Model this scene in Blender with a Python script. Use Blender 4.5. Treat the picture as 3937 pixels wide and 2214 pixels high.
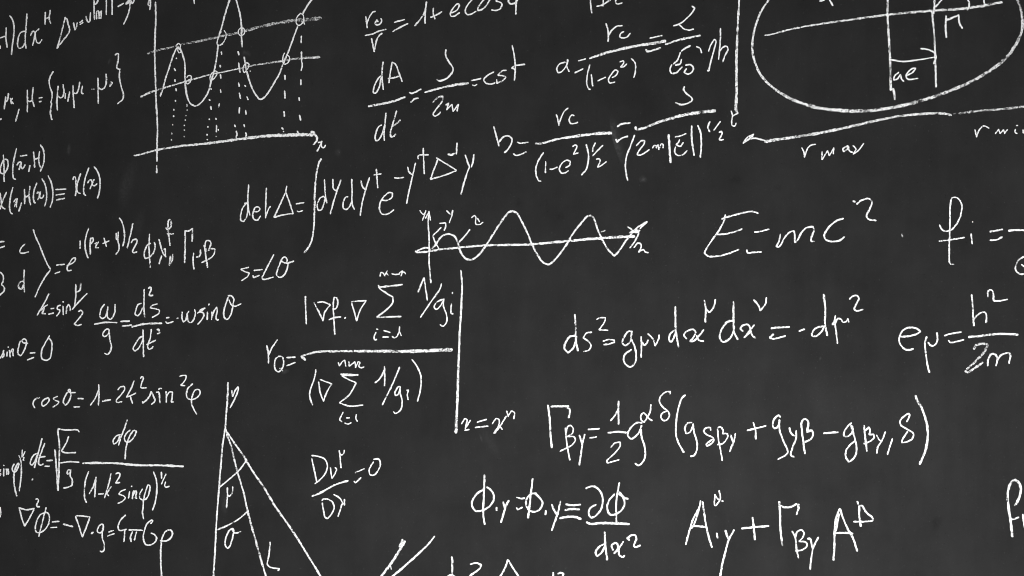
import bpy, math, random
from mathutils import Vector, noise as mnoise

for o in list(bpy.data.objects):
    bpy.data.objects.remove(o, do_unlink=True)
C = bpy.context.scene.collection
SC = bpy.context.scene
rng = random.Random(11)

# ---------------------------------------------------------------- camera, world, lamps, exposure
BOARD_W = 2.4                      # metres of board seen across the frame
K = BOARD_W / 3937.0               # metres of board per pixel of the 3937-wide photograph
EYE = 1.5                          # height of the middle of the view

cam = bpy.data.cameras.new('camera')
cam.lens = 50
cam.sensor_width = 36
cam.clip_end = 100
cam_o = bpy.data.objects.new('camera', cam)
C.objects.link(cam_o)
cam_o.location = (0, -BOARD_W * 50 / 36, EYE)
cam_o.rotation_euler = (math.radians(90), 0, 0)
SC.camera = cam_o

world = bpy.data.worlds.new('World')
SC.world = world
world.use_nodes = True
bg = world.node_tree.nodes['Background']
bg.inputs[0].default_value = (1, 1, 1, 1)
bg.inputs[1].default_value = 0.24

lamp = bpy.data.lights.new('room_lamp', 'POINT')
lamp.shadow_soft_size = 0.22
lamp.energy = 232
lamp_o = bpy.data.objects.new('room_lamp', lamp)
C.objects.link(lamp_o)
lamp_o.location = (0.6, -1.8, 0.5)

SC.view_settings.view_transform = 'Standard'
SC.view_settings.look = 'None'
SC.view_settings.exposure = 0
SC.view_settings.gamma = 1
SC.view_settings.use_curve_mapping = False
SC.cycles.transparent_max_bounces = 24
SC.cycles.filter_width = 0.95


# ---------------------------------------------------------------- node helpers
class NT:
    def __init__(self, name):
        self.mat = bpy.data.materials.new(name)
        self.mat.use_nodes = True
        self.t = self.mat.node_tree
        self.t.nodes.clear()

    def n(self, kind, **props):
        nd = self.t.nodes.new(kind)
        for k, v in props.items():
            setattr(nd, k, v)
        return nd

    def put(self, sock, v):
        if isinstance(v, bpy.types.NodeSocket):
            self.t.links.new(v, sock)
        else:
            sock.default_value = v

    def math(self, op, a, b=0.0, c=0.0, clamp=False):
        nd = self.n('ShaderNodeMath', operation=op, use_clamp=clamp)
        for s, v in zip(nd.inputs, (a, b, c)):
            self.put(s, v)
        return nd.outputs[0]

    def ramp(self, v, lo, hi, a=0.0, b=1.0, smooth=True):
        nd = self.n('ShaderNodeMapRange')
        nd.interpolation_type = 'SMOOTHSTEP' if smooth else 'LINEAR'
        for s, x in zip(nd.inputs[:5], (v, lo, hi, a, b)):
            self.put(s, x)
        return nd.outputs[0]

    def noise(self, vec, scale, detail=2.0, rough=0.5):
        nd = self.n('ShaderNodeTexNoise')
        self.put(nd.inputs['Vector'], vec)
        nd.inputs['Scale'].default_value = scale
        nd.inputs['Detail'].default_value = detail
        nd.inputs['Roughness'].default_value = rough
        return nd.outputs[0]

    def mapped(self, vec, scale=(1, 1, 1), rot=(0, 0, 0), loc=(0, 0, 0)):
        nd = self.n('ShaderNodeMapping')
        self.put(nd.inputs['Vector'], vec)
        nd.inputs['Scale'].default_value = scale
        nd.inputs['Rotation'].default_value = rot
        nd.inputs['Location'].default_value = loc
        return nd.outputs[0]


def at(sx, sy):
    """A point of the photograph to metres across and up the board."""
    return (sx - 1968.5) * K, EYE - (sy - 1107.0) * K


# ---------------------------------------------------------------- chalkboard (the setting)
def board_material():
    m = NT('slate_board')
    pos = m.n('ShaderNodeNewGeometry').outputs['Position']
    # broad clouds of wiped chalk dust, and faint streaks along the eraser's strokes
    big = m.noise(pos, 2.2, 3, 0.55)
    mid = m.noise(pos, 7.0, 5, 0.62)
    wipe = m.noise(m.mapped(pos, (26, 1, 5), (0, math.radians(12), 0)), 1.0, 3, 0.6)
    fine = m.noise(pos, 330, 3, 0.7)
    v = m.math('ADD', m.math('MULTIPLY', big, 0.0125), m.math('MULTIPLY', mid, 0.0175))
    v = m.math('ADD', v, m.math('MULTIPLY', wipe, 0.0058))
    v = m.math('ADD', v, m.math('MULTIPLY', fine, 0.0070))
    v = m.math('ADD', v, -0.0013)
    # sparse pale specks of dust and small dark pits
    flat_sep = m.n('ShaderNodeSeparateXYZ')
    m.put(flat_sep.inputs[0], pos)
    flat = m.n('ShaderNodeCombineXYZ')
    m.put(flat.inputs[0], flat_sep.outputs[0])
    m.put(flat.inputs[1], flat_sep.outputs[2])
    for scale, lo, hi, amt in ((34, 0.045, 0.015, 0.050), (75, 0.075, 0.025, 0.030), (150, 0.11, 0.04, 0.022), (60, 0.07, 0.03, -0.012)):
        vor = m.n('ShaderNodeTexVoronoi', voronoi_dimensions='2D')
        m.put(vor.inputs['Vector'], m.mapped(flat.outputs[0], (1, 1, 1), (0, 0, 0), (scale * 0.37, scale * 0.11, 0)))
        vor.inputs['Scale'].default_value = scale
        sep = m.n('ShaderNodeSeparateColor')
        m.put(sep.inputs[0], vor.outputs['Color'])
        keep = m.ramp(sep.outputs[0], 0.62, 1.0)
        dot = m.ramp(vor.outputs['Distance'], hi, lo, 1.0, 0.0)
        v = m.math('ADD', v, m.math('MULTIPLY', m.math('MULTIPLY', dot, keep), amt))
    # smears with a shape of their own: centre (photo px), half sizes (px), lean, strength
    smears = [(492, 705, 30, 130, 14, 0.011),
              (535, 860, 26, 70, 12, 0.009), (265, 575, 9, 26, 4, 0.030), (470, 725, 18, 70, 8, 0.007),
              (863, 1935, 16, 52, -3, 0.020), (1096, 1428, 18, 10, -20, 0.040), (1880, 1690, 90, 26, 62, 0.008),
              (1850, 1685, 22, 5, 70, 0.022), (2470, 688, 14, 16, 20, 0.032), (1300, 585, 14, 16, 0, 0.022),
              (420, 235, 5, 14, 20, 0.030), (955, 205, 16, 10, 60, 0.020), (940, 200, 9, 14, -20, 0.012),
              (2200, 460, 12, 10, 0, 0.014), (3154, 1378, 5, 10, 15, 0.022), (3260, 1290, 5, 10, 5, 0.012),
              (3165, 1520, 70, 180, 4, 0.004), (2905, 1530, 130, 60, 80, 0.003), (1260, 210, 60, 120, 30, 0.003),
              (2480, 690, 13, 10, 50, 0.020), (2832, 692, 26, 22, 0, -0.006), (2990, 722, 20, 18, 0, -0.006),
              (1995, 782, 24, 20, 0, -0.006), (1690, 800, 20, 20, 0, -0.005), (2156, 830, 18, 20, 0, -0.005),
              (1570, 60, 26, 20, 0, -0.006), (3600, 2010, 26, 36, 20, -0.006), (940, 205, 14, 14, 0, 0.012)]
    grit = m.ramp(m.noise(pos, 160, 3, 0.65), 0.34, 0.68, 0.35, 1.25)
    for sx, sy, hx, hy, lean, amt in smears:
        x, z = at(sx, sy)
        sub = m.n('ShaderNodeVectorMath', operation='SUBTRACT')
        m.put(sub.inputs[0], pos)
        sub.inputs[1].default_value = (x, 0, z)
        q = m.mapped(sub.outputs[0], (1, 1, 1), (0, math.radians(-lean), 0))
        q = m.mapped(q, (1 / (hx * K), 0, 1 / (hy * K)))
        ln = m.n('ShaderNodeVectorMath', operation='LENGTH')
        m.put(ln.inputs[0], q)
        f = m.ramp(ln.outputs['Value'], 1.15, 0.1, 0.0, 1.0)
        v = m.math('ADD', v, m.math('MULTIPLY', m.math('MULTIPLY', f, grit), amt * 0.8))
    # the half-wiped patch beside the long fraction: a curved sharp edge on one side, fading to the other
    ps = m.n('ShaderNodeSeparateXYZ')
    m.put(ps.inputs[0], pos)
    px = m.math('ADD', m.math('DIVIDE', ps.outputs[0], K), 1968.5)
    py = m.math('SUBTRACT', 1107.0, m.math('DIVIDE', m.math('SUBTRACT', ps.outputs[2], EYE), K))
    dy = m.math('SUBTRACT', py, 440.0)
    dx = m.math('SUBTRACT', px, m.math('ADD', 2343.0, m.math('MULTIPLY', m.math('MULTIPLY', dy, dy), 0.00125)))
    f = m.math('MULTIPLY', m.ramp(dx, -2.0, 4.0), m.ramp(dx, 2.0, 44.0, 1.0, 0.0))
    f = m.math('MULTIPLY', f, m.math('MULTIPLY', m.ramp(dy, 0.0, 75.0), m.ramp(dy, 80.0, 235.0, 1.0, 0.0)))
    v = m.math('ADD', v, m.math('MULTIPLY', m.math('MULTIPLY', f, grit), 0.034))
    v = m.math('MULTIPLY', m.math('MAXIMUM', v, 0.004), 0.92)
    col = m.n('ShaderNodeCombineColor')
    m.put(col.inputs[0], v)
    m.put(col.inputs[1], v)
    m.put(col.inputs[2], v)
    b = m.n('ShaderNodeBsdfPrincipled')
    m.put(b.inputs['Base Color'], col.outputs[0])
    b.inputs['Roughness'].default_value = 0.82
    b.inputs['Specular IOR Level'].default_value = 0.10
    bump = m.n('ShaderNodeBump')
    bump.inputs['Strength'].default_value = 0.25
    bump.inputs['Distance'].default_value = 0.0006
    m.put(bump.inputs['Height'], m.noise(pos, 300, 3, 0.6))
    m.put(b.inputs['Normal'], bump.outputs[0])
    out = m.n('ShaderNodeOutputMaterial')
    m.put(out.inputs[0], b.outputs[0])
    return m.mat


def chalk_material():
    m = NT('white_chalk')
    pos = m.n('ShaderNodeNewGeometry').outputs['Position']
    uv = m.n('ShaderNodeUVMap', uv_map='stroke').outputs[0]
    sep = m.n('ShaderNodeSeparateXYZ')
    m.put(sep.inputs[0], uv)
    across = m.math('ABSOLUTE', m.math('SUBTRACT', sep.outputs[1], 2.0))
    press = m.n('ShaderNodeAttribute', attribute_name='pressure').outputs['Fac']
    grain = m.noise(pos, 270, 4, 0.8)
    patch = m.noise(pos, 120, 2, 0.5)
    edge = m.ramp(across, 0.72, 1.2, 0.0, 1.0, smooth=False)
    v = m.math('ADD', press, m.math('MULTIPLY', m.math('SUBTRACT', grain, 0.5), 3.0))
    v = m.math('ADD', v, m.math('MULTIPLY', m.math('SUBTRACT', patch, 0.5), 0.9))
    v = m.math('SUBTRACT', v, m.math('MULTIPLY', m.math('MULTIPLY', edge, press), 0.75))
    # a light hand leaves only a thin film on the board's tooth
    film = m.ramp(m.math('ADD', press, m.math('MULTIPLY', m.math('SUBTRACT', patch, 0.5), 0.5)), 0.38, 0.82, 0.14, 1.0, smooth=False)
    alpha = m.math('MULTIPLY', m.ramp(v, 0.40, 0.74), film)
    tone = m.ramp(grain, 0.32, 0.58, 0.70, 0.92)
    col = m.n('ShaderNodeCombineColor')
    for i in range(3):
        m.put(col.inputs[i], tone)
    b = m.n('ShaderNodeBsdfPrincipled')
    m.put(b.inputs['Base Color'], col.outputs[0])
    b.inputs['Roughness'].default_value = 0.95
    b.inputs['Specular IOR Level'].default_value = 0.05
    m.put(b.inputs['Alpha'], alpha)
    out = m.n('ShaderNodeOutputMaterial')
    m.put(out.inputs[0], b.outputs[0])
    return m.mat


BOARD = board_material()
CHALK = chalk_material()


def make_board():
    w, h, t, r = 5.2, 2.9, 0.018, 0.004
    x0, x1, z0, z1 = -w / 2, w / 2, EYE - h / 2, EYE + h / 2
    v, f = [], []
    for (y, d) in ((0.0, r), (r, 0.0), (t, 0.0)):
        v += [(x0 + d, y, z0 + d), (x1 - d, y, z0 + d), (x1 - d, y, z1 - d), (x0 + d, y, z1 - d)]
    f.append((0, 1, 2, 3))
    for a in (0, 4):
        for i in range(4):
            j = (i + 1) % 4
            f.append((a + i, a + 4 + i, a + 4 + j, a + j))
    f.append((11, 10, 9, 8))
    me = bpy.data.meshes.new('chalkboard')
    me.from_pydata(v, [], f)
    me.materials.append(BOARD)
    o = bpy.data.objects.new('chalkboard', me)
    C.objects.link(o)
    o['kind'] = 'structure'
    o['label'] = 'dark grey slate chalkboard surface filling the whole view'
    return o


make_board()


# ---------------------------------------------------------------- chalk strokes
def corners(p):
    """Split a list of points where the hand turned sharply."""
    runs, cur = [], [p[0]]
    for i in range(1, len(p)):
        cur.append(p[i])
        if 0 < i < len(p) - 1:
            a, b = p[i] - p[i - 1], p[i + 1] - p[i]
            if a.length > 1e-9 and b.length > 1e-9 and a.angle(b) > math.radians(82):
                runs.append(cur)
                cur = [p[i]]
    runs.append(cur)
    return runs


def smooth(p):
    """Centripetal Catmull-Rom through the points."""
    if len(p) < 3:
        return p
    q = [p[0] * 2 - p[1]] + p + [p[-1] * 2 - p[-2]]
    out = []
    for i in range(1, len(q) - 2):
        p0, p1, p2, p3 = q[i - 1:i + 3]
        t0 = 0.0
        t1 = t0 + max((p1 - p0).length, 1e-6) ** 0.5
        t2 = t1 + max((p2 - p1).length, 1e-6) ** 0.5
        t3 = t2 + max((p3 - p2).length, 1e-6) ** 0.5
        n = 8
        for k in range(n):
            t = t1 + (t2 - t1) * k / n
            a1 = p0 * ((t1 - t) / (t1 - t0)) + p1 * ((t - t0) / (t1 - t0))
            a2 = p1 * ((t2 - t) / (t2 - t1)) + p2 * ((t - t1) / (t2 - t1))
            a3 = p2 * ((t3 - t) / (t3 - t2)) + p3 * ((t - t2) / (t3 - t2))
            b1 = a1 * ((t2 - t) / (t2 - t0)) + a2 * ((t - t0) / (t2 - t0))
            b2 = a2 * ((t3 - t) / (t3 - t1)) + a3 * ((t - t1) / (t3 - t1))
            out.append(b1 * ((t2 - t) / (t2 - t1)) + b2 * ((t - t1) / (t2 - t1)))
    out.append(p[-1])
    return out


def resample(p, step):
    d = [0.0]
    for a, b in zip(p, p[1:]):
        d.append(d[-1] + (b - a).length)
    n = max(3, int(math.ceil(d[-1] / step)))
    out, j = [], 0
    for i in range(n + 1):
        s = d[-1] * i / n
        while j < len(d) - 2 and d[j + 1] < s:
            j += 1
        seg = d[j + 1] - d[j]
        t = (s - d[j]) / seg if seg > 1e-9 else 0.0
        out.append(p[j].lerp(p[j + 1], min(1.0, max(0.0, t))))
    return out, d[-1]


PROFILE = ((-1.2, 0.00006), (-0.7, 0.00035), (0.0, 0.00048), (0.7, 0.00035), (1.2, 0.00006))
N_STROKE = 0


def add_stroke(verts, faces, uvs, press, pts, w0, w1, a):
    """One pull of the chalk: a low rounded ridge of varying width with blunt ends (pts, widths in photo px)."""
    global N_STROKE
    N_STROKE += 1
    seed = Vector((N_STROKE * 7.31, N_STROKE * 1.7, 3.3))
    tot_all = sum((b - c).length for b, c in zip(pts, pts[1:]))
    done = 0.0
    lift = 0.00012 + (N_STROKE % 7) * 0.000012
    for run in corners(pts):
        line = smooth(run)
        if sum((b - c).length for b, c in zip(line, line[1:])) < w0 * 0.3:
            d = (line[-1] - line[0])
            d = d.normalized() if d.length > 1e-6 else Vector((0.3, 1.0)).normalized()
            mid = (line[0] + line[-1]) * 0.5
            line = [mid - d * w0 * 0.25, mid + d * w0 * 0.25]
        # the end of the chalk is round: let it reach a little past the two end points
        d0, d1 = (line[0] - line[1]).normalized(), (line[-1] - line[-2]).normalized()
        line = [line[0] + d0 * w0 * 0.28] + line[1:-1] + [line[-1] + d1 * w1 * 0.28] if len(line) > 2 else \
               [line[0] + d0 * w0 * 0.28, line[-1] + d1 * w1 * 0.28]
        pl, total = resample(line, 2.6)
        n = len(pl)
        base = len(verts)
        for i, p in enumerate(pl):
            t = pl[min(i + 1, n - 1)] - pl[max(i - 1, 0)]
            t = t.normalized() if t.length > 1e-9 else Vector((1, 0))
            nrm = Vector((-t.y, t.x))
            s = total * i / (n - 1)
            f = min(1.0, max(0.0, (done + s) / max(tot_all, 1e-6)))
            w = w0 + (w1 - w0) * f
            u = seed + Vector((s * 0.045, 0, 0))
            half = 0.5 * w * (1.0 + 0.26 * mnoise.noise(u) + 0.22 * mnoise.noise(u * 4.1))
            off = 0.12 * w * mnoise.noise(u * 2.6 + Vector((0, 9, 0)))
            e = min(s, total - s)
            cap = half * 0.9
            if e < cap:
                half *= max(0.35, math.sqrt(max(0.0, 1.0 - ((cap - e) / cap) ** 2)))
            for (k, y) in PROFILE:
                q = p + nrm * (half * k + off)
                x, z = at(q.x, q.y)
                verts.append((x, -(y + lift), z))
                uvs.append((s * K, 2.0 + k))
                press.append(a * (1.0 - 0.42 * max(0.0, mnoise.noise(u * 0.8 + Vector((4, 0, 5))) - 0.05)))
        m = len(PROFILE)
        for i in range(n - 1):
            for k in range(m - 1):
                a0 = base + i * m + k
                faces.append((a0, a0 + 1, a0 + m + 1, a0 + m))
        done += total


def build_part(name, root, origin, strokes, w0, w1, a):
    verts, faces, uvs, press = [], [], [], []
    for st in strokes:
        add_stroke(verts, faces, uvs, press, st, w0, w1, a)
    ox, oy, oz = origin
    me = bpy.data.meshes.new(name)
    me.from_pydata([(x - ox, y - oy, z - oz) for x, y, z in verts], [], faces)
    lay = me.uv_layers.new(name='stroke')
    for lp in me.loops:
        lay.data[lp.index].uv = uvs[lp.vertex_index]
    at_ = me.attributes.new('pressure', 'FLOAT', 'POINT')
    at_.data.foreach_set('value', press)
    for p in me.polygons:
        p.use_smooth = True
    # faces look out of the board, towards the room
    if sum(p.normal.y * p.area for p in me.polygons) > 0:
        me.flip_normals()
    me.materials.append(CHALK)
    o = bpy.data.objects.new(name, me)
    C.objects.link(o)
    o.parent = root
    return o


GROUPS = {'formula': 'chalk formulas written on the board', 'diagram': 'chalk diagrams drawn on the board',
          'graph': 'chalk graphs drawn on the board', 'arrow': 'chalk arrows under the oval'}


DASHED = {'dotted_line': 'dash', 'ellipsis': 'dot'}


def build_writing(text):
    ox = oy = 0.0
    sc = 3.22
    things = []
    for ln in text.strip().splitlines():
        if ln[0] == '@':
            t = ln[1:].split()
            ox, oy = float(t[0]), float(t[1])
            sc = float(t[2]) if len(t) > 2 else 3.22
        elif ln[0] == '#':
            name, cat, _, label = ln[1:].strip().split('|')
            things.append((name, cat, label, []))
        elif ln[0] == '-':
            head, pts = ln[1:].split(':')
            h = head.split()
            w0 = w1 = 21.0 * sc / 3.22
            a = 1.0
            for tok in h[1:]:
                if tok[0] == 'w':
                    ws = tok[2:].split('>')
                    w0, w1 = float(ws[0]), float(ws[-1])
                elif tok[0] == 'a':
                    a = float(tok[2:])
            strokes = []
            for s in pts.split(';'):
                c = [float(x) for x in s.split()]
                assert len(c) % 2 == 0 and len(c) >= 4, (ln, s)
                strokes.append([Vector((ox + x / sc, oy + y / sc)) for x, y in zip(c[::2], c[1::2])])
            k = WIDEN * (1.0 + 0.35 * (1.0 - a)) / sc      # a grainy line reads narrower than it is
            if ox > 2000 and oy > 700:
                k *= 0.9
            things[-1][3].append((h[0], strokes, k * w0, k * w1, a))
    for name, cat, label, parts in things:
        pts = [p for pt in parts for s in pt[1] for p in s]
        xs, ys = [p.x for p in pts], [p.y for p in pts]
        x, z = at((min(xs) + max(xs)) / 2, max(ys))
        origin = (x, 0.0, z)
        root = bpy.data.objects.new(name, None)
        root.empty_display_size = 0.02
        C.objects.link(root)
        root.location = origin
        root['label'] = label
        root['category'] = cat
        if cat in GROUPS:
            root['group'] = GROUPS[cat]
        for part, strokes, w0, w1, a in parts:
            if part in DASHED:             # a dotted line or an ellipsis: every dash is a sub-part
                line = bpy.data.objects.new(part, None)
                line.empty_display_size = 0.01
                C.objects.link(line)
                line.parent = root
                for st in strokes:
                    build_part(DASHED[part], line, origin, [st], w0, w1, a)
                continue
            build_part(part, root, origin, strokes, w0, w1, a)


WIDEN = 0.83
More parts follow.
